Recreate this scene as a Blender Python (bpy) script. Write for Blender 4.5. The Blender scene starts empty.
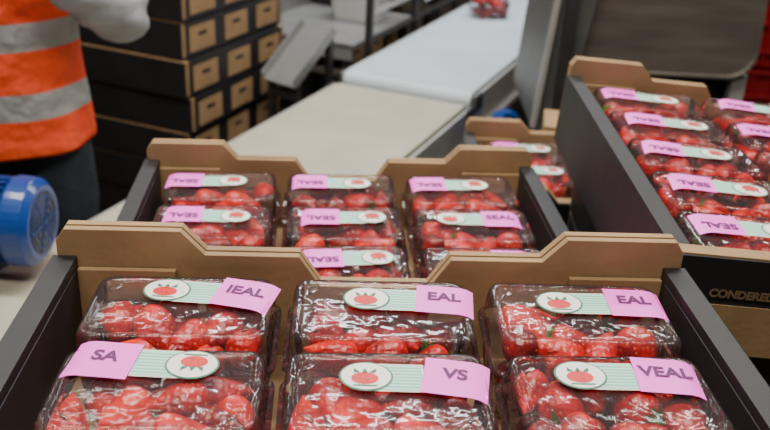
import bpy, bmesh, math, random
from mathutils import Vector, Matrix, Euler
from mathutils import noise as mnoise
random.seed(11)
scene = bpy.context.scene
COL = scene.collection
RAD = math.radians

# ------------------------------------------------------------------ materials
def _nt(name):
    m = bpy.data.materials.new(name); m.use_nodes = True
    nt = m.node_tree
    b = nt.nodes.get('Principled BSDF')
    return m, nt, b

def mat(name, col, rough=0.5, metal=0.0, var=0.12, vscale=12.0, bump=0.0, bscale=60.0, stretch=None, spec=0.5, emis=0.0, coat=0.0):
    m, nt, b = _nt(name)
    N = nt.nodes; L = nt.links
    tc = N.new('ShaderNodeTexCoord'); mp = N.new('ShaderNodeMapping')
    L.new(tc.outputs['Object'], mp.inputs['Vector'])
    if stretch: mp.inputs['Scale'].default_value = stretch
    nz = N.new('ShaderNodeTexNoise'); nz.inputs['Scale'].default_value = vscale; nz.inputs['Detail'].default_value = 4
    L.new(mp.outputs['Vector'], nz.inputs['Vector'])
    cr = N.new('ShaderNodeValToRGB')
    cr.color_ramp.elements[0].position = 0.3; cr.color_ramp.elements[1].position = 0.7
    c0 = [max(0, c*(1-var)) for c in col]+[1]; c1 = [min(1, c*(1+var)) for c in col]+[1]
    cr.color_ramp.elements[0].color = c0; cr.color_ramp.elements[1].color = c1
    L.new(nz.outputs['Fac'], cr.inputs['Fac']); L.new(cr.outputs['Color'], b.inputs['Base Color'])
    b.inputs['Roughness'].default_value = rough; b.inputs['Metallic'].default_value = metal
    b.inputs['Specular IOR Level'].default_value = spec
    b.inputs['Coat Weight'].default_value = coat
    if emis > 0:
        b.inputs['Emission Color'].default_value = list(col)+[1]; b.inputs['Emission Strength'].default_value = emis
    if bump > 0:
        n2 = N.new('ShaderNodeTexNoise'); n2.inputs['Scale'].default_value = bscale; n2.inputs['Detail'].default_value = 3
        L.new(mp.outputs['Vector'], n2.inputs['Vector'])
        bp = N.new('ShaderNodeBump'); bp.inputs['Strength'].default_value = bump; bp.inputs['Distance'].default_value = 0.01
        L.new(n2.outputs['Fac'], bp.inputs['Height']); L.new(bp.outputs['Normal'], b.inputs['Normal'])
    return m

M_black = mat('black_cardboard', (0.013, 0.012, 0.014), 0.5, var=0.25, vscale=9, bump=0.05, bscale=40)
M_kraft = mat('kraft_cardboard', (0.315, 0.195, 0.092), 0.75, var=0.18, vscale=14, bump=0.06, bscale=120)
M_kraftd = mat('kraft_edge', (0.19, 0.115, 0.055), 0.85, var=0.2, vscale=150)
M_pink = mat('pink_sticker', (1.0, 0.14, 0.76), 0.42, var=0.02)
M_cream = mat('label_cream', (0.82, 0.82, 0.74), 0.45, var=0.03)
M_green = mat('label_dark_green', (0.03, 0.16, 0.09), 0.5, var=0.05)
M_lred = mat('label_red', (0.60, 0.02, 0.02), 0.5, var=0.2, vscale=300)
M_ink = mat('label_ink', (0.09, 0.008, 0.09), 0.6, var=0.02)
M_calyx = mat('calyx_green', (0.06, 0.20, 0.015), 0.5, var=0.35, vscale=60)
M_belt = mat('belt_beige', (0.45, 0.42, 0.33), 0.45, var=0.1, vscale=5, bump=0.03)
M_belt2 = mat('belt_white', (0.58, 0.66, 0.72), 0.35, var=0.07, vscale=4, bump=0.02)
M_steel = mat('brushed_steel', (0.28, 0.25, 0.215), 0.36, 0.75, var=0.22, vscale=4, stretch=(1, 1, 8), bump=0.03, bscale=25)
M_steell = mat('light_steel', (0.44, 0.43, 0.41), 0.42, 0.45, var=0.1, vscale=7)
M_dark = mat('dark_frame', (0.022, 0.020, 0.020), 0.5, var=0.3)
M_greyp = mat('grey_painted_panel', (0.10, 0.095, 0.088), 0.45, 0.2, var=0.15)
M_sheet = mat('grey_sheet_metal', (0.25, 0.25, 0.25), 0.4, 0.3, var=0.1)
M_blue = mat('blue_motor_paint', (0.005, 0.045, 0.24), 0.34, var=0.15, coat=0.25)
M_blued = mat('motor_dark_blue', (0.003, 0.012, 0.05), 0.4, var=0.15)
M_white = mat('white_plastic', (0.50, 0.51, 0.50), 0.4, var=0.04)
M_navy = mat('navy_cloth', (0.018, 0.024, 0.034), 0.9, var=0.25, vscale=20, bump=0.5, bscale=22)
M_sleeve = mat('grey_white_sleeve', (0.33, 0.34, 0.365), 0.85, var=0.18, vscale=14, bump=0.9, bscale=14)
M_skin = mat('skin', (0.58, 0.33, 0.23), 0.5, var=0.06)
M_hair = mat('hair', (0.035, 0.02, 0.012), 0.6, var=0.4, vscale=90, bump=0.5, bscale=200)
M_boot = mat('boot_leather', (0.03, 0.02, 0.015), 0.5)
M_eye = mat('eye_white', (0.8, 0.8, 0.8), 0.2, var=0.01)
M_iris = mat('iris', (0.05, 0.03, 0.02), 0.2)
M_lip = mat('lip', (0.5, 0.18, 0.15), 0.5)
M_red = mat('red_plastic', (0.30, 0.006, 0.012), 0.4, var=0.15)
M_rubber = mat('castor_rubber', (0.05, 0.05, 0.05), 0.7)

M_floor = mat('concrete_floor', (0.09, 0.07, 0.055), 0.55, var=0.35, vscale=2.5, bump=0.1, bscale=30)
M_wall = mat('wall_panel', (0.16, 0.155, 0.145), 0.7, var=0.06, vscale=2)
M_ceil = mat('ceiling_panel', (0.36, 0.35, 0.33), 0.8, var=0.04)

def striped():
    m, nt, b = _nt('label_mint_print')
    N = nt.nodes; L = nt.links
    tc = N.new('ShaderNodeTexCoord'); w = N.new('ShaderNodeTexWave')
    w.wave_type = 'BANDS'; w.bands_direction = 'Y'; w.inputs['Scale'].default_value = 75; w.inputs['Distortion'].default_value = 0.0
    L.new(tc.outputs['Object'], w.inputs['Vector'])
    cr = N.new('ShaderNodeValToRGB')
    cr.color_ramp.elements[0].position = 0.3; cr.color_ramp.elements[0].color = (0.16, 0.50, 0.38, 1)
    cr.color_ramp.elements[1].position = 0.6; cr.color_ramp.elements[1].color = (0.48, 0.74, 0.62, 1)
    L.new(w.outputs['Fac'], cr.inputs['Fac']); L.new(cr.outputs['Color'], b.inputs['Base Color'])
    b.inputs['Roughness'].default_value = 0.45
    return m
M_mint = striped()

def berry_mat(name, ca, cb, cc):
    m, nt, b = _nt(name)
    N = nt.nodes; L = nt.links
    tc = N.new('ShaderNodeTexCoord')
    nz = N.new('ShaderNodeTexNoise'); nz.inputs['Scale'].default_value = 34; nz.inputs['Detail'].default_value = 2
    L.new(tc.outputs['Object'], nz.inputs['Vector'])
    cr = N.new('ShaderNodeValToRGB')
    e = cr.color_ramp.elements
    e[0].position = 0.32; e[0].color = ca+(1,)
    e[1].position = 0.70; e[1].color = cc+(1,)
    k = cr.color_ramp.elements.new(0.5); k.color = cb+(1,)
    L.new(nz.outputs['Fac'], cr.inputs['Fac'])
    v = N.new('ShaderNodeTexVoronoi'); v.inputs['Scale'].default_value = 185; v.inputs['Randomness'].default_value = .45
    L.new(tc.outputs['Object'], v.inputs['Vector'])
    c2 = N.new('ShaderNodeValToRGB')
    c2.color_ramp.elements[0].position = 0.14; c2.color_ramp.elements[0].color = (.8, .8, .8, 1)
    c2.color_ramp.elements[1].position = 0.24; c2.color_ramp.elements[1].color = (0, 0, 0, 1)
    L.new(v.outputs['Distance'], c2.inputs['Fac'])
    mx = N.new('ShaderNodeMix'); mx.data_type = 'RGBA'
    L.new(c2.outputs['Color'], mx.inputs[0]); L.new(cr.outputs['Color'], mx.inputs[6])
    mx.inputs[7].default_value = (0.70, 0.26, 0.07, 1)
    L.new(mx.outputs[2], b.inputs['Base Color'])
    bp = N.new('ShaderNodeBump'); bp.inputs['Strength'].default_value = 0.6; bp.inputs['Distance'].default_value = 0.0022
    L.new(v.outputs['Distance'], bp.inputs['Height']); L.new(bp.outputs['Normal'], b.inputs['Normal'])
    b.inputs['Roughness'].default_value = 0.3
    return m
M_berry = berry_mat('strawberry_skin', (0.20, 0.0008, 0.0025), (0.46, 0.002, 0.004), (0.70, 0.010, 0.008))
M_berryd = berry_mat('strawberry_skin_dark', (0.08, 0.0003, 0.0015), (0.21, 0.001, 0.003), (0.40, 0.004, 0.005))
M_berryo = berry_mat('strawberry_skin_light', (0.42, 0.003, 0.004), (0.70, 0.010, 0.007), (0.92, 0.05, 0.025))

def plastic():
    m = bpy.data.materials.new('clear_pet_plastic'); m.use_nodes = True
    nt = m.node_tree; N = nt.nodes; L = nt.links
    for n in list(N): N.remove(n)
    out = N.new('ShaderNodeOutputMaterial')
    tr = N.new('ShaderNodeBsdfTransparent'); tr.inputs['Color'].default_value = (0.98, 0.970, 0.974, 1)
    gl = N.new('ShaderNodeBsdfGlossy'); gl.inputs['Roughness'].default_value = 0.09
    df = N.new('ShaderNodeBsdfDiffuse'); df.inputs['Color'].default_value = (0.9, 0.82, 0.88, 1)
    fr = N.new('ShaderNodeFresnel'); fr.inputs['IOR'].default_value = 1.40
    tc = N.new('ShaderNodeTexCoord')
    nz = N.new('ShaderNodeTexNoise'); nz.inputs['Scale'].default_value = 36; nz.inputs['Detail'].default_value = 2
    L.new(tc.outputs['Object'], nz.inputs['Vector'])
    bp = N.new('ShaderNodeBump'); bp.inputs['Strength'].default_value = 0.55; bp.inputs['Distance'].default_value = 0.005
    L.new(nz.outputs['Fac'], bp.inputs['Height'])
    L.new(bp.outputs['Normal'], gl.inputs['Normal'])
    m1 = N.new('ShaderNodeMixShader'); m1.inputs['Fac'].default_value = 0.024
    L.new(tr.outputs[0], m1.inputs[1]); L.new(df.outputs[0], m1.inputs[2])
    m2 = N.new('ShaderNodeMixShader')
    L.new(fr.outputs[0], m2.inputs['Fac']); L.new(m1.outputs[0], m2.inputs[1]); L.new(gl.outputs[0], m2.inputs[2])
    L.new(m2.outputs[0], out.inputs['Surface'])
    return m
M_clear = plastic()

def hivis():
    m, nt, b = _nt('hi_vis_cloth')
    N = nt.nodes; L = nt.links
    tc = N.new('ShaderNodeTexCoord'); sp = N.new('ShaderNodeSeparateXYZ')
    L.new(tc.outputs['Object'], sp.inputs[0])
    tot = None
    for c, h in ((0.972, 0.031), (1.128, 0.031)):
        s = N.new('ShaderNodeMath'); s.operation = 'COMPARE'
        L.new(sp.outputs['Z'], s.inputs[0]); s.inputs[1].default_value = c; s.inputs[2].default_value = h
        if tot is None: tot = s
        else:
            a = N.new('ShaderNodeMath'); a.operation = 'MAXIMUM'
            L.new(tot.outputs[0], a.inputs[0]); L.new(s.outputs[0], a.inputs[1]); tot = a
    nz = N.new('ShaderNodeTexNoise'); nz.inputs['Scale'].default_value = 9; nz.inputs['Detail'].default_value = 3
    L.new(tc.outputs['Object'], nz.inputs['Vector'])
    cr = N.new('ShaderNodeValToRGB'); e = cr.color_ramp.elements
    e[0].position = 0.3; e[0].color = (0.85, 0.05, 0.008, 1); e[1].position = 0.7; e[1].color = (1.0, 0.10, 0.02, 1)
    L.new(nz.outputs['Fac'], cr.inputs['Fac'])
    mx = N.new('ShaderNodeMix'); mx.data_type = 'RGBA'
    L.new(tot.outputs[0], mx.inputs[0]); L.new(cr.outputs['Color'], mx.inputs[6]); mx.inputs[7].default_value = (0.34, 0.34, 0.34, 1)
    L.new(mx.outputs[2], b.inputs['Base Color'])
    bp = N.new('ShaderNodeBump'); bp.inputs['Strength'].default_value = 0.9; bp.inputs['Distance'].default_value = 0.04
    L.new(nz.outputs['Fac'], bp.inputs['Height']); L.new(bp.outputs['Normal'], b.inputs['Normal'])
    b.inputs['Roughness'].default_value = 0.7
    return m
M_hivis = hivis()

# ------------------------------------------------------------------ mesh builder
class MB:
    def __init__(s): s.v = []; s.f = []; s.m = []
    def add(s, vs, fs, mi=0):
        o = len(s.v); s.v += [tuple(v) for v in vs]
        for f in fs: s.f.append([i+o for i in f]); s.m.append(mi)
    def box(s, c, d, mi=0, mx=None):
        x, y, z = d[0]/2, d[1]/2, d[2]/2
        vs = [Vector((a*x, b*y, e*z)) for a in (-1, 1) for b in (-1, 1) for e in (-1, 1)]
        if mx is not None: vs = [mx @ v for v in vs]
        c = Vector(c); vs = [v+c for v in vs]
        s.add(vs, [(0, 1, 3, 2), (4, 6, 7, 5), (0, 4, 5, 1), (2, 3, 7, 6), (0, 2, 6, 4), (1, 5, 7, 3)], mi)
    def bar(s, p0, p1, w, mi=0):
        p0 = Vector(p0); p1 = Vector(p1); d = p1-p0
        q = d.to_track_quat('Z', 'Y').to_matrix()
        s.box((p0+p1)/2, (w, w, d.length), mi, q)
    def prism(s, prof, y0, y1, mi=0):
        n = len(prof)
        vs = [(x, y0, z) for x, z in prof]+[(x, y1, z) for x, z in prof]
        fs = [tuple(range(n)), tuple(range(2*n-1, n-1, -1))]
        fs += [(i, i+n, (i+1) % n+n, (i+1) % n) for i in range(n)]
        s.add(vs, fs, mi)
    def loft(s, rings, mi=0, cap=True):
        n = len(rings[0]); vs = [p for r in rings for p in r]; fs = []
        for k in range(len(rings)-1):
            for i in range(n):
                j = (i+1) % n
                fs.append((k*n+i, k*n+j, (k+1)*n+j, (k+1)*n+i))
        if cap:
            fs.append(tuple(range(n-1, -1, -1))); fs.append(tuple(range((len(rings)-1)*n, len(rings)*n)))
        s.add(vs, fs, mi)
    def tube(s, pts, rad, seg=14, mi=0, flat=1.0, rnd=True):
        pts = [Vector(p) for p in pts]; rad = list(rad)
        if rnd:
            d0 = (pts[0]-pts[1]).normalized(); d1 = (pts[-1]-pts[-2]).normalized()
            P = [pts[0]+d0*rad[0]*.92, pts[0]+d0*rad[0]*.6]+pts+[pts[-1]+d1*rad[-1]*.6, pts[-1]+d1*rad[-1]*.92]
            R = [rad[0]*.35, rad[0]*.78]+rad+[rad[-1]*.78, rad[-1]*.35]
        else: P, R = pts, rad
        up = None; rings = []
        for i, p in enumerate(P):
            a = P[max(0, i-1)]; b = P[min(len(P)-1, i+1)]
            d = (b-a).normalized()
            if up is None:
                up = Vector((0, 0, 1)) if abs(d.z) < .9 else Vector((0, 1, 0))
            sx = d.cross(up).normalized(); up = sx.cross(d).normalized()
            rings.append([p+sx*R[i]*math.cos(t)+up*R[i]*flat*math.sin(t) for t in [2*math.pi*k/seg for k in range(seg)]])
        s.loft(rings, mi)
    def ell(s, stack, seg=24, mi=0):
        rings = []
        for (x, y, z, rx, ry) in stack:
            rings.append([(x+rx*math.cos(2*math.pi*k/seg), y+ry*math.sin(2*math.pi*k/seg), z) for k in range(seg)])
        s.loft(rings, mi)
    def ball(s, c, r, mi=0, seg=12):
        st = []
        for k in range(seg+1):
            a = math.pi*(k+.05)/(seg+.1)
            st.append((c[0], c[1], c[2]-r[2]*math.cos(a), r[0]*math.sin(a), r[1]*math.sin(a)))
        s.ell(st, seg*2, mi)
    def mesh(s, name, mats, smooth=False):
        me = bpy.data.meshes.new(name); me.from_pydata(s.v, [], s.f)
        for m in mats: me.materials.append(m)
        me.polygons.foreach_set('material_index', s.m)
        if smooth: me.polygons.foreach_set('use_smooth', [True]*len(me.polygons))
        me.update()
        bm = bmesh.new(); bm.from_mesh(me); bmesh.ops.recalc_face_normals(bm, faces=bm.faces); bm.to_mesh(me); bm.free()
        return me

def obj(name, data, mx=None, parent=None, bevel=0.0):
    o = bpy.data.objects.new(name, data); COL.objects.link(o)
    if parent: o.parent = parent
    if mx is not None: o.matrix_local = mx
    if bevel:
        b = o.modifiers.new('bev', 'BEVEL'); b.width = bevel; b.segments = 2; b.limit_method = 'ANGLE'
    return o
def T(x, y, z): return Matrix.Translation((x, y, z))
def RZ(a): return Matrix.Rotation(RAD(a), 4, 'Z')
def RY(a): return Matrix.Rotation(RAD(a), 4, 'Y')
def RX(a): return Matrix.Rotation(RAD(a), 4, 'X')
def empty(name, mx):
    e = bpy.data.objects.new(name, None); COL.objects.link(e); e.empty_display_size = 0.05; e.matrix_local = mx; return e

# ------------------------------------------------------------------ strawberries
def berry(mb, mx, R, Ln, leaf, mi):
    rings = []; seg = 20; nr = 18
    hp = random.uniform(.20, .30)
    tp = random.uniform(.75, 1.0)
    fl = random.uniform(.86, 1.0); bx = random.uniform(-.12, .12)
    for k in range(nr):
        t = k/(nr-1)
        if t < hp: r = R*math.sqrt(max(0, 1-((hp-t)/hp)**2.6))*(.93+.07*t/hp)
        else:
            q = (t-hp)/(1-hp); r = R*(1-q**(1.6))**tp
        r = max(r, R*.08)
        z = Ln*(0.5-t)
        ox = bx*R*4*(t-.5)**2
        rings.append([mx @ Vector((ox+r*math.cos(2*math.pi*i/seg)*(1+0.05*math.sin(3*i*2*math.pi/seg)), fl*r*math.sin(2*math.pi*i/seg), z)) for i in range(seg)])
    mb.loft(rings, mi)
    if leaf:
        n = 9; ox = bx*R
        for i in range(n):
            a = 2*math.pi*i/n+random.uniform(-.2, .2); w = 0.30
            l = R*random.uniform(.75, 1.1); z0 = Ln*0.49
            up = random.uniform(-.002, .003)
            p = [Vector((ox, 0, z0+.001)),
                 Vector((ox+l*.5*math.cos(a-w), l*.5*math.sin(a-w), z0+.0015)),
                 Vector((ox+l*math.cos(a), l*math.sin(a), z0-R*.22+up)),
                 Vector((ox+l*.5*math.cos(a+w), l*.5*math.sin(a+w), z0+.0015))]
            mb.add([mx @ q for q in p], [(0, 1, 2, 3)], 1)
        mb.tube([mx @ Vector((ox, 0, z0)), mx @ Vector((ox+.001, .001, z0+.005))], [.0012, .001], 6, 1, rnd=False)
ZL = .0945
def packed_ok(mx, R, Ln):
    for q in (Vector((0, 0, Ln*.5)), Vector((0, 0, -Ln*.5))):
        p = mx @ q
        if abs(p.x) > .0745 or abs(p.y) > .050 or p.z > ZL-.004 or p.z < .006: return False
    p = mx @ Vector((0, 0, Ln*.22))
    return abs(p.x) < .0755-R*.9 and abs(p.y) < .051-R*.85 and p.z < ZL-.001-R*.9 and p.z > .004+R*.8
FILLS = []
for vi in range(7):
    mb = MB(); placed = []
    target = {0: 9, 1: 12}
    for layer, z0, z1 in ((0, .024, .034), (1, .060, .076)):
        cnt = 0; tries = 0; sep = .035
        while cnt < target[layer] and tries < 4000:
            tries += 1
            if tries % 400 == 0: sep *= .95
            R = random.uniform(.0160, .0205) if layer else .0195
            Ln = random.uniform(.046, .060)
            az = random.uniform(0, 360)
            c = Vector((random.uniform(-.062, .062), random.uniform(-.038, .038), random.uniform(z0, z1)))
            mx = Matrix.Translation(c) @ RZ(az) @ RY(90+random.uniform(-22, 22)) @ RZ(random.uniform(0, 360))
            if not packed_ok(mx, R, Ln): continue
            hd = mx @ Vector((0, 0, Ln*.22)); tl = mx @ Vector((0, 0, -Ln*.25))
            ok = True
            for (h2, t2) in placed:
                if min((hd-h2).length, (hd-t2).length*1.2) < sep or (tl-t2).length < sep*.55 or (tl-h2).length < sep*.8: ok = False; break
            if not ok: continue
            placed.append((hd, tl)); cnt += 1
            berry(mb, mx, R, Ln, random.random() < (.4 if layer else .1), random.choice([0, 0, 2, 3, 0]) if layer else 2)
    FILLS.append(mb.mesh('strawberries', [M_berry, M_calyx, M_berryd, M_berryo], True))

# ------------------------------------------------------------------ punnet shell
def rr(w, d, r, z, amp=0.0):
    pts = []
    hw, hd = w/2-r, d/2-r
    def edge(p, q, n, nrm):
        for k in range(n):
            t = (k+.5)/n
            a = amp*(1 if (k % 4) < 2 else -1)
            pts.append((p[0]+(q[0]-p[0])*t+nrm[0]*a, p[1]+(q[1]-p[1])*t+nrm[1]*a, z))
    def arc(cx, cy, a0):
        for k in range(6):
            a = RAD(a0+90*k/5); pts.append((cx+r*math.cos(a), cy+r*math.sin(a), z))
    arc(hw, hd, 0); edge((hw, hd+r), (-hw, hd+r), 28, (0, 1))
    arc(-hw, hd, 90); edge((-hw-r, hd), (-hw-r, -hd), 20, (-1, 0))
    arc(-hw, -hd, 180); edge((-hw, -hd-r), (hw, -hd-r), 28, (0, -1))
    arc(hw, -hd, 270); edge((hw+r, -hd), (hw+r, hd), 20, (1, 0))
    return pts
def shell():
    mb = MB(); W, D = .172, .1175
    prof = [(.0008, .014, .016, 0), (.004, .011, .016, .0008), (.03, .008, .016, .0010), (.056, .005, .016, .0006), (.062, .004, .016, 0),
            (.0622, 0, .016, 0), (.0655, 0, .016, 0), (.0657, .0038, .015, 0), (.067, .0040, .015, 0), (.070, .0044, .015, .0006), (.090, .0066, .014, .0006),
            (.0935, .0072, .014, 0), (.0960, .0088, .013, 0), (.0968, .0110, .012, 0), (.0968, .0135, .011, 0), (.0962, .0145, .011, 0), (ZL+.0003, .0155, .010, 0), (ZL, .0175, .010, 0)]
    mb.loft([rr(W-2*e, D-2*e, r, z, a) for z, e, r, a in prof], 0)
    for sx in (-1, 1):
        for sy in (-1, 1):
            mb.tube([(sx*.058, sy*.036, ZL), (sx*.066, sy*.028, ZL)], [.0016, .0016], 8, 0)
    return mb.mesh('punnet_shell', [M_clear], True)
SHELL = shell()

# ------------------------------------------------------------------ label
def label_mesh():
    mb = MB()
    def disc(cx, cy, rx, ry, z, mi, n=32):
        mb.add([(cx+rx*math.cos(2*math.pi*k/n), cy+ry*math.sin(2*math.pi*k/n), z) for k in range(n)], [tuple(range(n))], mi)
    def rect(x0, x1, y0, y1, z, mi):
        mb.add([(x0, y0, z), (x1, y0, z), (x1, y1, z), (x0, y1, z)], [(0, 1, 2, 3)], mi)
    rect(-.032, .0085, -.0180, .0180, .0004, 1)
    rect(-.024, .0075, -.0165, .0165, .0007, 4)
    disc(-.037, 0, .0212, .0190, .0010, 2)
    disc(-.037, 0, .0196, .0174, .0013, 1)
    n = 20; vs = []
    for k in range(n):
        a = 2*math.pi*k/n; r = .0085*(1-.18*math.sin(a)); vs.append((-.038+r*1.25*math.cos(a), -.002+r*.9*math.sin(a), .0016))
    mb.add(vs, [tuple(range(n))], 3)
    for dx in (-.006, 0, .006):
        mb.add([(-.038+dx-.0025, .004, .0019), (-.038+dx+.0025, .004, .0019), (-.038+dx*1.5, .0095, .0019)], [(0, 1, 2)], 2)
    rect(-.047, -.028, -.0135, -.0118, .0016, 2)
    return mb.mesh('brand_label', [M_pink, M_cream, M_green, M_lred, M_mint])
LABEL = label_mesh()
def pink_mesh():
    mb = MB()
    nx = 8; vs = []; fs = []
    for i in range(nx+1):
        x = -.024+.052*i/nx
        dz = -max(0, x-.014)**2*22
        vs += [(x, -.0235, .0019+dz), (x, .0235, .0019+dz)]
    for i in range(nx): fs.append((2*i, 2*i+2, 2*i+3, 2*i+1))
    mb.add(vs, fs, 0)
    return mb.mesh('pink_sticker', [M_pink], True)
PINK = pink_mesh()
_txt = {}
def textmesh(s, size, m):
    k = (s, size, m.name)
    if k not in _txt:
        c = bpy.data.curves.new('lettering', 'FONT'); c.body = s; c.size = size; c.align_x = 'CENTER'; c.align_y = 'CENTER'
        c.offset = 0.0006
        c.materials.append(m); _txt[k] = c
    return _txt[k]

def punnet(mx, flip=False, txt='SEAL', lr=0.0, ldx=0.0, ldy=0.014, inv=None, pr=None):
    e = empty('strawberry_punnet', mx)
    obj('clear_shell', SHELL, parent=e)
    f = obj('strawberries', random.choice(FILLS), parent=e)
    if random.random() < .5: f.matrix_local = RZ(180)
    base = T(ldx, ldy, ZL+.0026) @ RZ(lr) @ (RZ(180) if flip else Matrix.Identity(4))
    obj('brand_label', LABEL, base, e)
    pm = base @ T(.0315, 0, 0) @ RZ(random.uniform(-6, 3) if pr is None else pr)
    obj('pink_sticker', PINK, pm, e)
    if inv is None: inv = flip
    extra = RZ(180) if (flip and not inv) else Matrix.Identity(4)
    obj('seal_text', textmesh(txt, .0185, M_ink), pm @ T(.001, .004*(-1 if (flip and not inv) else 1), .0024) @ extra, e)
    return e

# ------------------------------------------------------------------ trays
_tray = {}
HT = .115
def tray_mesh(W, D, tabs):
    k = (W, D, tabs)
    if k in _tray: return _tray[k]
    mb = MB(); w = W/2; d = D/2; th = .022
    mb.box((0, 0, .003), (W-.004, D-.004, .006), 0)
    mb.box((0, 0, .0068), (W-2*th, D-2*th, .0012), 1)
    for s in (-1, 1):
        mb.box((s*(w-th/2), 0, HT/2+.001), (th, D-.044, HT-.002), 0)
        mb.box((s*(w-th-.0006), 0, HT/2), (.001, D-.05, HT-.02), 0)
    H = HT+.027; S = HT+.003; Nn = HT-.028
    prt = [(-w+.004, 0), (-w+.004, H-.012), (-w+.012, H), (-w+.118, H), (-w+.140, S), (-w+.228, S), (-w+.248, Nn),
              (w-.248, Nn), (w-.228, S), (w-.140, S), (w-.118, H), (w-.012, H), (w-.004, H-.012), (w-.004, 0)]
    prf = [(-w+.004, 0), (-w+.004, HT), (w-.004, HT), (w-.004, 0)]
    for s in (-1, 1):
        tab = tabs == 2 or (tabs == 1 and s == 1)
        pr = prt if tab else prf
        a, b = s*(d-.022), s*(d-.0025)
        if tab:
            mb.prism(pr, a, s*(d-.014), 1)
            mb.prism([(x, z-.004 if z > 0 else z) for x, z in pr], s*(d-.014), s*(d-.011), 2)
            mb.prism(pr, s*(d-.011), b, 1)
        else: mb.prism(pr, a, b, 1)
        mb.prism([(x*1.003, z-.002 if z > 0 else z) for x, z in pr], b, s*d, 0)
        if tab:
            for sx in (-1, 1):
                mb.box((sx*(w-.068), s*(d-.0265), HT/2-.004), (.09, .006, HT-.014), 1)
    _tray[k] = mb.mesh('strawberry_tray', [M_black, M_kraft, M_kraftd])
    return _tray[k]

def kraft_side_panels(o, W, D):
    mb = MB()
    for yy in (-.195, 0, .195):
        mb.box((W/2+.001, yy, .056), (.002, .135, .080), 0)
        mb.box((W/2+.0022, yy, .068), (.001, .045, .012), 1)
    obj('kraft_panels', mb.mesh('kraft_panels', [M_kraft, M_black]), parent=o)

def stack(cx, cy, z0, yaw, W, D, layers, top_tabs=2, tilt=0, side=False, mess=0.0):
    base = T(cx, cy, z0) @ RZ(yaw) @ RY(tilt)
    for i in range(layers):
        last = i == layers-1
        o = obj('strawberry_tray', tray_mesh(W, D, top_tabs if last else 0), base @ T(random.uniform(-mess, mess), random.uniform(-mess, mess), .12*i) @ RZ(random.uniform(-mess, mess)*80), bevel=.0018)
        if side: kraft_side_panels(o, W, D)
    return base @ T(0, 0, .12*(layers-1))

def trolley(cx, cy, zt, yaw, W, D, tilt=0):
    mb = MB(); w = W/2-.04; d = D/2-.04
    mb.box((0, 0, zt-.0155), (2*w+.04, 2*d+.04, .03), 0)
    for sx in (-1, 1):
        for sy in (-1, 1):
            if zt > .3: mb.box((sx*w, sy*d, (zt-.03+.08)/2), (.035, .035, zt-.03-.08), 0)
            mb.tube([(sx*w-.012, sy*d, .04), (sx*w+.012, sy*d, .04)], [.04, .04], 16, 1, rnd=False)
            mb.box((sx*w, sy*d, .085), (.04, .03, .05), 0)
    if zt > .3:
        for sx in (-1, 1): mb.bar((sx*w, -d, .2), (sx*w, d, .2), .025, 0)
        for sy in (-1, 1): mb.bar((-w, sy*d, .2), (w, sy*d, .2), .025, 0)
    obj('tray_trolley', mb.mesh('tray_trolley', [M_steel, M_rubber]), T(cx, cy, 0) @ RZ(yaw), bevel=.002)

ZT = .77
def jit(a=1.5): return random.uniform(-a, a)
b = stack(.0085, .525, ZT, 3.8, .60, .50, 4); trolley(.0085, .525, ZT, 3.8, .6, .5)
cols = [-.173, .005, .183]
spec = [[(False, 'IEAL', -5), (False, 'EAL', -1), (False, 'EAL', 1)],
        [(True, 'SA', -4), (False, 'VS', -2), (False, 'VEAL', -1)],
        [(False, 'SEAL', 2), (True, 'SEAL', -2), (False, 'SEAL', 3)]]
LDX = {(0, 0): .022, (0, 1): .023, (0, 2): .019, (1, 0): -.014, (1, 1): .020, (1, 2): .013}
LDY = {(0, 0): .020, (1, 0): .030, (1, 2): .020}
PR = {(0, 0): -9, (0, 1): -5, (0, 2): -3, (1, 0): -3, (1, 1): -9, (1, 2): -5}
for j, row in enumerate(spec):
    for i, (fl, t, r) in enumerate(row):
        punnet(b @ T(cols[i]+jit(.0015), .1605-.119*j, .0078) @ RZ(jit(1)), fl, t, r, LDX.get((j, i), 0), LDY.get((j, i), .014), inv=False if (j, i) == (1, 0) else None, pr=PR.get((j, i)))
# middle tray
b = stack(-.05, 1.062, ZT, 5, .60, .50, 3); trolley(-.05, 1.062, ZT, 5, .6, .5)
cm = [-.179, -.001, .177]
flips = [[1, 1, 1], [1, 1, 0], [1, 1, 0]]
mdx = [[-.020, -.014, -.016], [-.006, .0, .006], [0, .004, 0]]
for j in range(3):
    for i in range(3):
        punnet(b @ T(cm[i]+jit(.0015), .160-.119*j, .0078) @ RZ(jit(1.2)), bool(flips[j][i]), 'SEAL', jit(4), mdx[j][i])
# right trays
stack(.617, 1.118, ZT, 0, .60, .62, 3, 0); trolley(.617, 1.118, ZT, 0, .6, .62)
b = stack(.578, 1.118, ZT+.349, .8, .60, .635, 1, 1, tilt=3.0)
for j in range(5):
    for i in range(3):
        punnet(b @ T(cm[i]+jit(.001), .233-.1165*j, .0078) @ RZ(jit(.8)), True, 'SEAL', -5+jit(3), jit(.01)-.004, ldy=.012)
pan = MB(); pan.box((0, 0, 0), (.34, .0015, .058), 0)
e = empty('tray_end_print', b @ T(0, -.3187, 0))
obj('kraft_panel', pan.mesh('kraft_panel', [M_kraft]), T(-.102, 0, .032), e)
obj('lettering', textmesh('CONDERED', .0125, M_kraftd), T(-.222, -.0006, .074) @ RX(90), e)
# rear tray
b = stack(.46, 1.635, ZT, 1, .60, .375, 2); trolley(.46, 1.635, ZT, 1, .6, .375)
for j in range(2):
    for i in range(3):
        punnet(b @ T(cm[i], .098-.119*j, .0078) @ RZ(jit(1.5)), True, 'SEAL', jit(3), jit(.01))

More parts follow.
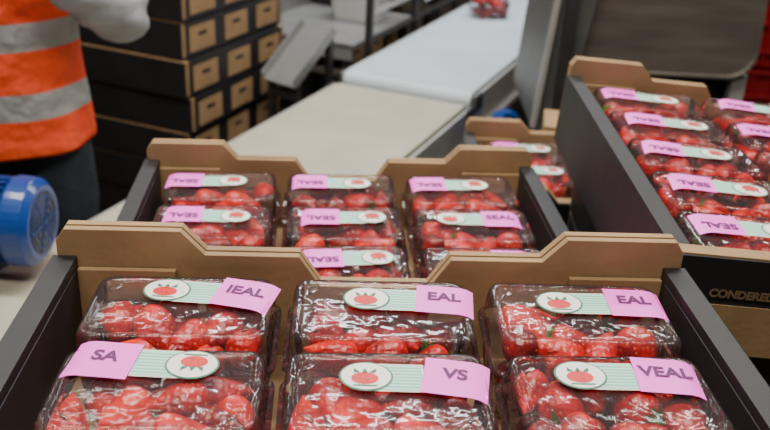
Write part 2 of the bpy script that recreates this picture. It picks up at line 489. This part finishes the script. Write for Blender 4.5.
# ------------------------------------------------------------------ conveyor
P0 = Vector((-.177, 2.96, 0)); YC = -22.5
CF = T(P0.x, P0.y, 0) @ RZ(YC)
def conveyor(y0, y1, z, bm, name):
    mb = MB(); w = .47
    prof = []; r = .03
    for k in range(9):
        a = math.pi*k/8; prof.append((y1-r+r*math.sin(a), z-r+r*math.cos(a)))
    for k in range(9):
        a = math.pi*k/8; prof.append((y0+r-r*math.sin(a), z-r-r*math.cos(a)))
    vs = [(.008, y, q) for y, q in prof]+[(w-.008, y, q) for y, q in prof]; m = len(prof)
    mb.add(vs, [(i, (i+1) % m, (i+1) % m+m, i+m) for i in range(m)]+[tuple(range(m)), tuple(range(2*m-1, m-1, -1))], 0)
    for x in (-.006, w+.006):
        mb.box((x, (y0+y1)/2, z-.075), (.012, y1-y0-.03, .135), 1)
    for x in (-.014, w+.014):
        mb.box((x, (y0+y1)/2, z-.13), (.03, y1-y0-.03, .02), 1)
    k = y0+.2
    while k < y1-.05:
        for x in (.0, w):
            mb.box((x, k, (z-.14)/2), (.05, .05, z-.14), 2)
            mb.box((x, k, .008), (.10, .10, .014), 2)
        mb.box((w/2, k, .25), (w, .03, .03), 2)
        k += .9
    for yy in (y0+.03, y1-.03):
        mb.tube([(-.02, yy, z-.03), (w+.02, yy, z-.03)], [.012, .012], 12, 2, rnd=False)
        for x in (-.013, w+.013): mb.box((x, yy, z-.03), (.012, .06, .05), 2)
    obj(name, mb.mesh(name, [bm, M_steell, M_dark]), CF, bevel=.0015)
conveyor(-3.0, -.01, .75, M_belt, 'conveyor_belt')
conveyor(.01, 3.2, .775, M_belt2, 'conveyor_belt')
punnet(T(.40, 3.91, .776) @ RZ(10), False, 'SEAL', 0, 0)

# ------------------------------------------------------------------ blue motors
def motor(mx, L, R, name='electric_motor'):
    mb = MB(); seg = 40
    def cyl(x0, x1, r0, r1, mi): mb.tube([(x0, 0, 0), (x1, 0, 0)], [r0, r1], seg, mi, rnd=False)
    cyl(0, L*.74, R*.80, R*.80, 1)
    n = 30
    for k in range(n):
        a = 2*math.pi*k/n
        mb.box((L*.37, R*.88*math.cos(a), R*.88*math.sin(a)), (L*.70, .22*R, .055*R), 0, Matrix.Rotation(a, 3, 'X'))
    cyl(L*.74, L*.77, R*1.0, R*1.03, 0); cyl(L*.77, L*.94, R*1.03, R, 0); cyl(L*.94, L, R, R*.84, 0)
    cyl(L, L+.002, R*.72, R*.72, 1)
    for q in (.24, .42, .60):
        ring = [Vector((L+.003, R*q*math.cos(2*math.pi*k/24), R*q*math.sin(2*math.pi*k/24))) for k in range(24)]
        for k in range(24): mb.bar(ring[k], ring[(k+1) % 24], .002, 0)
    for k in range(6):
        a = 2*math.pi*k/6; mb.bar((L+.003, 0, 0), (L+.003, R*.72*math.cos(a), R*.72*math.sin(a)), .0022, 0)
    cyl(-.02, 0, R*.95, R*.95, 0); cyl(-.07, -.02, R*.5, R*.6, 1)
    mb.box((L*.3, 0, R*1.05), (L*.34, R*.8, R*.35), 0)
    mb.box((L*.3, 0, -R*1.02), (L*.4, R*1.3, R*.14), 0)
    return obj(name, mb.mesh(name, [M_blue, M_blued]), mx, bevel=.001)
motor(T(-.862, 1.55, .868) @ RZ(-2), .208, .085)
mb = MB()
mb.box((0, 0, 0), (.18, .16, .012), 0); mb.box((-.02, 0, -.09), (.012, .14, .17), 0); mb.box((-.06, 0, -.375), (.04, .04, .740), 0); mb.box((-.06, 0, -.7495), (.12, .12, .010), 0)
obj('motor_bracket', mb.mesh('motor_bracket', [M_steell]), T(-.862, 1.552, .7685) @ RZ(-2), bevel=.002)
motor(CF @ T(.56, -.02, .66) @ RZ(90), .16, .05)

# ------------------------------------------------------------------ background stacks of trays
stk = T(-.64, 2.71, 0) @ RZ(YC)
for lx, ly, n, dy in ((-.30, .30, 12, 0), (-.94, .34, 11, 1), (-.36, 1.6, 9, -3)):
    c = stk @ Vector((lx, ly, 0))
    stack(c.x, c.y, .14, YC+dy, .60, .60, n, 0, side=True, mess=.008); trolley(c.x, c.y, .14, YC+dy, .6, .6)

# ------------------------------------------------------------------ benches, frames
def bench(x0, x1, y0, y1, z, name, top=M_steell):
    mb = MB()
    mb.box(((x0+x1)/2, (y0+y1)/2, z-.01), (x1-x0, y1-y0, .02), 0)
    mb.box(((x0+x1)/2, y0+.006, z-.03), (x1-x0, .012, .06), 0)
    mb.box((x0+.006, (y0+y1)/2, z+.03), (.012, y1-y0, .06), 0)
    for x in (x0+.03, x1-.03):
        for y in (y0+.03, y1-.03): mb.box((x, y, (z-.02)/2), (.035, .035, z-.02), 1)
        mb.bar((x, y0+.03, .3), (x, y1-.03, .3), .03, 1)
    for zz in (.3, z-.12, z-.25): mb.bar((x0+.03, y0+.03, zz), (x1-.03, y0+.03, zz), .025, 2)
    obj(name, mb.mesh(name, [top, M_dark, M_steel]), CF, bevel=.002)
bench(-.60, -.11, .32, .92, .78, 'packing_bench', M_sheet)
bench(-.62, -.11, 1.25, 2.4, .86, 'packing_bench', M_white)
mb = MB()
rot = Matrix.Rotation(RAD(-38), 3, 'X')
mb.box((0, 0, .80), (.15, .25, .006), 0, rot)
for s in (-1, 1): mb.box((s*.075, 0, .815), (.006, .25, .035), 0, rot)
for s in (-1, 1):
    mb.bar((s*.06, .07, 0), (s*.06, .07, .735), .022, 1); mb.bar((s*.06, -.09, 0), (s*.06, -.09, .86), .022, 1)
    mb.bar((s*.06, -.09, .2), (s*.06, .07, .2), .02, 1)
for zz in (.3, .5, .68): mb.bar((-.06, .07, zz), (.06, .07, zz), .02, 1)
mb.bar((-.06, -.09, .6), (.06, -.09, .6), .02, 1)
obj('sheet_metal_chute', mb.mesh('sheet_metal_chute', [M_sheet, M_dark]), CF @ T(-.17, .02, 0) @ RZ(165), bevel=.001)
mb = MB()
for z in (.80, .90, .98): mb.bar((-.055, .35, z), (-.055, 2.9, z), .016, 0 if z > .85 else 1)
for y in (.35, .8, 1.3, 1.9, 2.7): mb.bar((-.055, y, .0), (-.055, y, 1.0), .024, 1)
mb.box((-.055, 1.0, .9), (.012, .18, .10), 2)
obj('guard_rail', mb.mesh('guard_rail', [M_steell, M_dark, M_white]), CF)
mb = MB()
mb.loft([rr(.20, .14, .03, 0), rr(.23, .17, .03, .13), rr(.25, .19, .03, .13), rr(.25, .19, .03, .14), rr(.22, .16, .03, .14), rr(.19, .13, .03, .01)], 0)
obj('white_plastic_tub', mb.mesh('white_plastic_tub', [M_white]), CF @ T(-.28, .75, .781))

# ------------------------------------------------------------------ steel hopper
def hopper():
    mb = MB()
    x0, x1, z0, z1 = .50, 1.005, .965, 1.62
    pr = [(x0, z0+.02), (x0+.03, z0)]
    for k in range(7):
        a = -math.pi/2+math.pi/2*k/6
        pr.append((x1-.07+.07*math.cos(a), z0+.07+.07*math.sin(a)))
    pr += [(x1-.03, z1), (x0+.10, z1)]
    mb.prism(pr, 2.47, 3.02, 0)
    for i in range(len(pr)-1):
        a = pr[i]; b_ = pr[i+1]
        mb.bar((a[0], 2.466, a[1]), (b_[0], 2.466, b_[1]), .009, 0)
    f = [(.40, .80), (.505, .90), (.60, 1.62), (.46, 1.62)]
    mb.add([(x, 2.44, z) for x, z in f]+[(x, 2.90, z) for x, z in f],
           [(0, 1, 2, 3), (4, 7, 6, 5), (0, 3, 7, 4), (1, 5, 6, 2), (0, 4, 5, 1), (3, 2, 6, 7)], 3)
    mb.bar((.405, 2.43, .80), (.465, 2.43, 1.62), .016, 1)
    mb.bar((.47, 2.425, .02), (.47, 2.425, 1.6), .030, 2)
    mb.box((.79, 2.76, .60), (.44, .44, .72), 2)
    for x in (.54, .98):
        for y in (2.5, 2.98): mb.box((x, y, .485), (.04, .04, .97), 1)
    mb.bar((.54, 2.5, .5), (.98, 2.5, .5), .035, 1); mb.bar((.47, 2.425, .5), (.54, 2.5, .5), .03, 2)
    obj('stainless_steel_hopper', mb.mesh('stainless_steel_hopper', [M_steel, M_steell, M_dark, M_greyp]), bevel=.002)
hopper()

def carton(cx, cy, z, yaw, w, d, h):
    mb = MB(); t = .004
    mb.box((0, 0, h/2), (w, d, h), 0)
    for s in (-1, 1): mb.box((s*(w/4+.0003), 0, h+.002), (w/2-.002, d, t), 0)
    mb.box((0, 0, h+.0045), (.045, d, .001), 1)
    for s in (-1, 1): mb.box((0, s*(d/2+.0008), h-.03), (.045, .001, .06), 1)
    obj('cardboard_carton', mb.mesh('cardboard_carton', [M_kraft, M_kraftd]), T(cx, cy, z) @ RZ(yaw), bevel=.0015)
carton(.435, 2.06, .80, -8, .13, .13, .15)
mb = MB(); mb.box((0, 0, .785), (.5, .4, .028), 0)
for sx in (-1, 1):
    for sy in (-1, 1): mb.box((sx*.22, sy*.17, .386), (.035, .035, .772), 0)
mb.bar((-.22, -.17, .25), (.22, -.17, .25), .03, 0); mb.bar((-.22, .17, .25), (.22, .17, .25), .03, 0)
obj('side_table', mb.mesh('side_table', [M_dark]), T(.62, 2.10, 0) @ RZ(-5), bevel=.002)

# ------------------------------------------------------------------ red crates
def crate(mx):
    mb = MB(); w, d, h, t = .56, .38, .26, .008
    mb.box((0, 0, .006), (w, d, .012), 0)
    for s in (-1, 1):
        mb.box((s*(w/2-t/2), 0, h/2), (t, d, h), 0); mb.box((0, s*(d/2-t/2), h/2), (w, t, h), 0)
        for zz in (.06, .16, h-.008):
            mb.box((s*(w/2+.006), 0, zz), (.014, d+.02, .014), 0); mb.box((0, s*(d/2+.006), zz), (w+.02, .014, .014), 0)
        for k in range(7): mb.box((-w/2+.04+k*(w-.08)/6, s*(d/2+.005), h/2), (.01, .012, h-.02), 0)
        for k in range(5): mb.box((s*(w/2+.005), -d/2+.04+k*(d-.08)/4, h/2), (.012, .01, h-.02), 0)
    obj('red_plastic_crate', mb.mesh('red_plastic_crate', [M_red]), mx, bevel=.0015)
for i in range(5): crate(T(1.56+.01*(i % 2), 3.35, .004+.268*i) @ RZ(-6+2*(i % 2)))

# ------------------------------------------------------------------ worker
def remeshed(mb, name, mats, voxel, it=3):
    me = mb.mesh(name+'_src', [M_skin])
    o = bpy.data.objects.new(name+'_src', me); COL.objects.link(o)
    r = o.modifiers.new('r', 'REMESH'); r.mode = 'VOXEL'; r.voxel_size = voxel
    s = o.modifiers.new('s', 'SMOOTH'); s.iterations = it; s.factor = .5
    dg = bpy.context.evaluated_depsgraph_get()
    new = bpy.data.meshes.new_from_object(o.evaluated_get(dg), depsgraph=dg)
    bpy.data.objects.remove(o); new.name = name
    new.materials.clear()
    for m in mats: new.materials.append(m)
    new.polygons.foreach_set('use_smooth', [True]*len(new.polygons)); new.polygons.foreach_set('material_index', [0]*len(new.polygons))
    return new

worker = empty('packing_worker', T(-.905, 2.00, 0) @ RZ(22))
mb = MB()
mb.ell([(0, 0, .82, .10, .08), (0, 0, .86, .155, .110), (0, .0, .95, .160, .112), (0, 0, 1.05, .145, .100), (0, -.005, 1.15, .150, .105),
        (0, -.008, 1.27, .172, .118), (0, 0, 1.36, .183, .113), (0, .005, 1.42, .165, .09), (0, .01, 1.455, .10, .07), (0, .01, 1.49, .062, .06)])
LS, LE, LW = (.185, 0, 1.395), (.280, -.06, 1.150), (.12, -.235, 1.29)
RS_, RE, RW = (-.185, 0, 1.395), (-.265, -.03, 1.15), (-.10, -.22, 1.33)
for S_, E_, W_ in ((LS, LE, LW), (RS_, RE, RW)):
    S_, E_, W_ = Vector(S_), Vector(E_), Vector(W_)
    mb.tube([S_*.9+Vector((0, 0, .14)), S_, S_.lerp(E_, .5), E_], [.05, .072, .072, .062], 18)
    mb.tube([E_, E_.lerp(W_, .3), E_.lerp(W_, .55), E_.lerp(W_, .75), W_], [.062, .068, .058, .056, .042], 18)
for s in (-1, 1):
    mb.tube([(s*.085, 0, .90), (s*.10, -.01, .70), (s*.105, -.02, .48), (s*.11, 0, .30), (s*.115, .012, .10)], [.098, .093, .070, .066, .056], 20)
body = remeshed(mb, 'clothed_body', [M_navy, M_sleeve], .011, 3)
for v in body.vertices:
    if v.co.z > .95 and (abs(v.co.x) > .19 or v.co.y < -.12):
        n = mnoise.noise(Vector((v.co.x*9, v.co.y*9, v.co.z*26)))
        v.co += v.normal*n*.014
for p in body.polygons:
    p.material_index = 0 if p.center.z < .90 else 1
obj('clothed_body', body, parent=worker)
mb = MB(); vr = []
seg = 72
for (z, rx, ry) in [(.850, .196, .150), (.90, .194, .148), (.98, .187, .142), (1.06, .180, .138), (1.15, .183, .138), (1.25, .194, .144), (1.34, .202, .140), (1.40, .190, .120), (1.44, .145, .095), (1.465, .09, .078)]:
    vr.append([((rx+.006*math.sin(7*a+z*9)*(1.5-z)*1.6)*math.cos(a), (ry+.006*math.sin(5*a+z*14)*(1.5-z)*1.6)*math.sin(a), z) for a in [2*math.pi*k/seg for k in range(seg)]])
mb.loft(vr, 0, cap=False)
vest = obj('hi_vis_vest', mb.mesh('hi_vis_vest', [M_hivis], True), parent=worker)
so = vest.modifiers.new('sol', 'SOLIDIFY'); so.thickness = .004
ss = vest.modifiers.new('sub', 'SUBSURF'); ss.levels = 1; ss.render_levels = 1
for s in (-1, 1):
    mb = MB(); mb.tube([(s*.115, .03, .055), (s*.12, -.06, .05), (s*.125, -.16, .042)], [.052, .05, .042], 16, flat=.95)
    mb.tube([(s*.115, .015, .06), (s*.115, .012, .20)], [.056, .060], 16)
    bt = remeshed(mb, 'boot', [M_boot], .009, 2)
    for v in bt.vertices: v.co.z = max(v.co.z, .002)
    obj('boot', bt, parent=worker)
mb = MB()
mb.tube([(0, .01, 1.44), (0, .0, 1.56)], [.062, .056], 20)
mb.ball((0, .0, 1.665), (.076, .096, .098), 0, 14)
mb.ball((0, -.028, 1.60), (.056, .062, .062), 0, 12)
mb.ball((0, -.068, 1.565), (.024, .02, .02), 0, 8)
mb.tube([(0, -.088, 1.665), (0, -.105, 1.635)], [.010, .014], 10)
mb.ball((0, -.112, 1.628), (.014, .012, .011), 0, 8)
for s in (-1, 1):
    mb.ball((s*.078, .005, 1.64), (.010, .019, .031), 0, 8)
    mb.ball((s*.035, -.076, 1.672), (.024, .014, .008), 0, 8)
obj('head', remeshed(mb, 'head', [M_skin], .0055, 3), parent=worker)
mb = MB()
for s in (-1, 1):
    mb.ball((s*.030, -.086, 1.652), (.013, .009, .008), 0, 8); mb.ball((s*.030, -.094, 1.652), (.005, .003, .005), 1, 6)
mb.ball((0, -.091, 1.594), (.023, .007, .006), 2, 8)
obj('eyes_and_mouth', mb.mesh('eyes_and_mouth', [M_eye, M_iris, M_lip], True), parent=worker)
mb = MB()
mb.ball((0, .014, 1.695), (.084, .098, .085), 0, 14); mb.ball((0, .045, 1.65), (.076, .068, .085), 0, 12)
obj('hair', remeshed(mb, 'hair', [M_hair], .007, 2), parent=worker)
def hand(wrist, dirv, palm_n, side):
    mb = MB()
    mb.tube([(-.02, 0, 0), (.02, 0, 0), (.055, 0, 0), (.085, 0, 0)], [.026, .033, .040, .036], 16, flat=.42)
    fl = [(-.029, .066, .0088), (-.010, .076, .0095), (.010, .072, .0090), (.028, .056, .0080)]
    for y, L, r in fl:
        yy = y*side
        p = [Vector((.075, yy, 0))]
        ang = 0
        for q, bnd in ((.45, 22), (.32, 34), (.23, 26)):
            ang += RAD(bnd); p.append(p[-1]+Vector((math.cos(ang), yy*.6, -math.sin(ang)))*L*q)
        mb.tube(p, [r, r*.95, r*.88, r*.75], 10)
    mb.tube([Vector((.018, -.024*side, -.004)), Vector((.045, -.052*side, -.014)), Vector((.068, -.062*side, -.026)), Vector((.088, -.060*side, -.034))], [.014, .0125, .011, .0085], 10)
    me = remeshed(mb, 'hand', [M_skin], .0032, 2)
    d = Vector(dirv).normalized(); n = Vector(palm_n); z = (n-d*n.dot(d)).normalized(); y = z.cross(d)
    mx = Matrix.Translation(wrist) @ Matrix((d, y, z)).transposed().to_4x4()
    obj('hand', me, mx, worker)
dl = (Vector(LW)-Vector(LE)).normalized(); dr = (Vector(RW)-Vector(RE)).normalized()
hand(Vector(LW)+dl*.045, dl, (.6, -.6, .3), 1)
hand(Vector(RW)+dr*.045, dr, (-.6, -.6, .3), -1)

# ------------------------------------------------------------------ room
def slab(name, c, d, m):
    mb = MB(); mb.box((0, 0, 0), d, 0); obj(name, mb.mesh(name, [m]), T(*c))
slab('floor', (0, 3, -.05), (9.2, 11.2, .1), M_floor)
slab('wall_back', (0, 8.55, 2), (9.2, .1, 4), M_wall)
slab('wall_front', (0, -2.55, 2), (9.2, .1, 4), M_wall)
slab('wall_left', (-4.55, 3, 2), (.1, 11, 4), M_wall)
slab('wall_right', (4.55, 3, 2), (.1, 11, 4), M_wall)
slab('ceiling', (0, 3, 4.05), (9.2, 11.2, .1), M_ceil)

# ------------------------------------------------------------------ lights
M_tube = mat('fluorescent_diffuser', (0.95, 1, 1), 0.5, emis=3.0)
def lamp(x, y, z, sx, sy, pw, col=(1, .94, .85)):
    l = bpy.data.lights.new('ceiling_light_source', 'AREA'); l.shape = 'RECTANGLE'; l.size = sx; l.size_y = sy; l.energy = pw; l.color = col
    mb = MB(); mb.box((0, 0, .05), (sx+.06, sy+.06, .06), 0); mb.box((0, 0, .015), (sx, sy, .008), 1)
    o = obj('ceiling_light', mb.mesh('ceiling_light', [M_white, M_tube]), T(x, y, z))
    lo = bpy.data.objects.new('light_source', l); COL.objects.link(lo); lo.parent = o; lo.location = (0, 0, -.01)
    mc = MB(); mc.bar((-sx*.4, 0, .08), (-sx*.4, 0, 3.99-z), .01, 0); mc.bar((sx*.4, 0, .08), (sx*.4, 0, 3.99-z), .01, 0)
    obj('hanger', mc.mesh('hanger', [M_dark]), parent=o)
lamp(-.6, 1.5, 3.2, 1.6, .22, 52)
lamp(.9, 1.9, 3.2, 1.6, .22, 42)
lamp(-.2, .1, 3.2, 1.6, .22, 50)
lamp(0, 4.0, 3.2, 1.6, .22, 62, (.94, .97, 1))
lamp(-1.8, 3.6, 3.2, 1.6, .22, 18)
lamp(1.8, 4.2, 3.2, 1.6, .22, 26)
w = bpy.data.worlds.new('World'); scene.world = w; w.use_nodes = True
w.node_tree.nodes['Background'].inputs[0].default_value = (.8, .85, .9, 1); w.node_tree.nodes['Background'].inputs[1].default_value = .3

# ------------------------------------------------------------------ camera
cd = bpy.data.cameras.new('camera'); cam = bpy.data.objects.new('camera', cd); COL.objects.link(cam)
cd.sensor_width = 36; cd.lens = 36*900/770
cam.matrix_world = T(0, 0, 1.65) @ RX(90-25.3) @ RZ(3)
cd.dof.use_dof = True; cd.dof.focus_distance = .80; cd.dof.aperture_fstop = 7
cd.clip_start = .02
scene.camera = cam
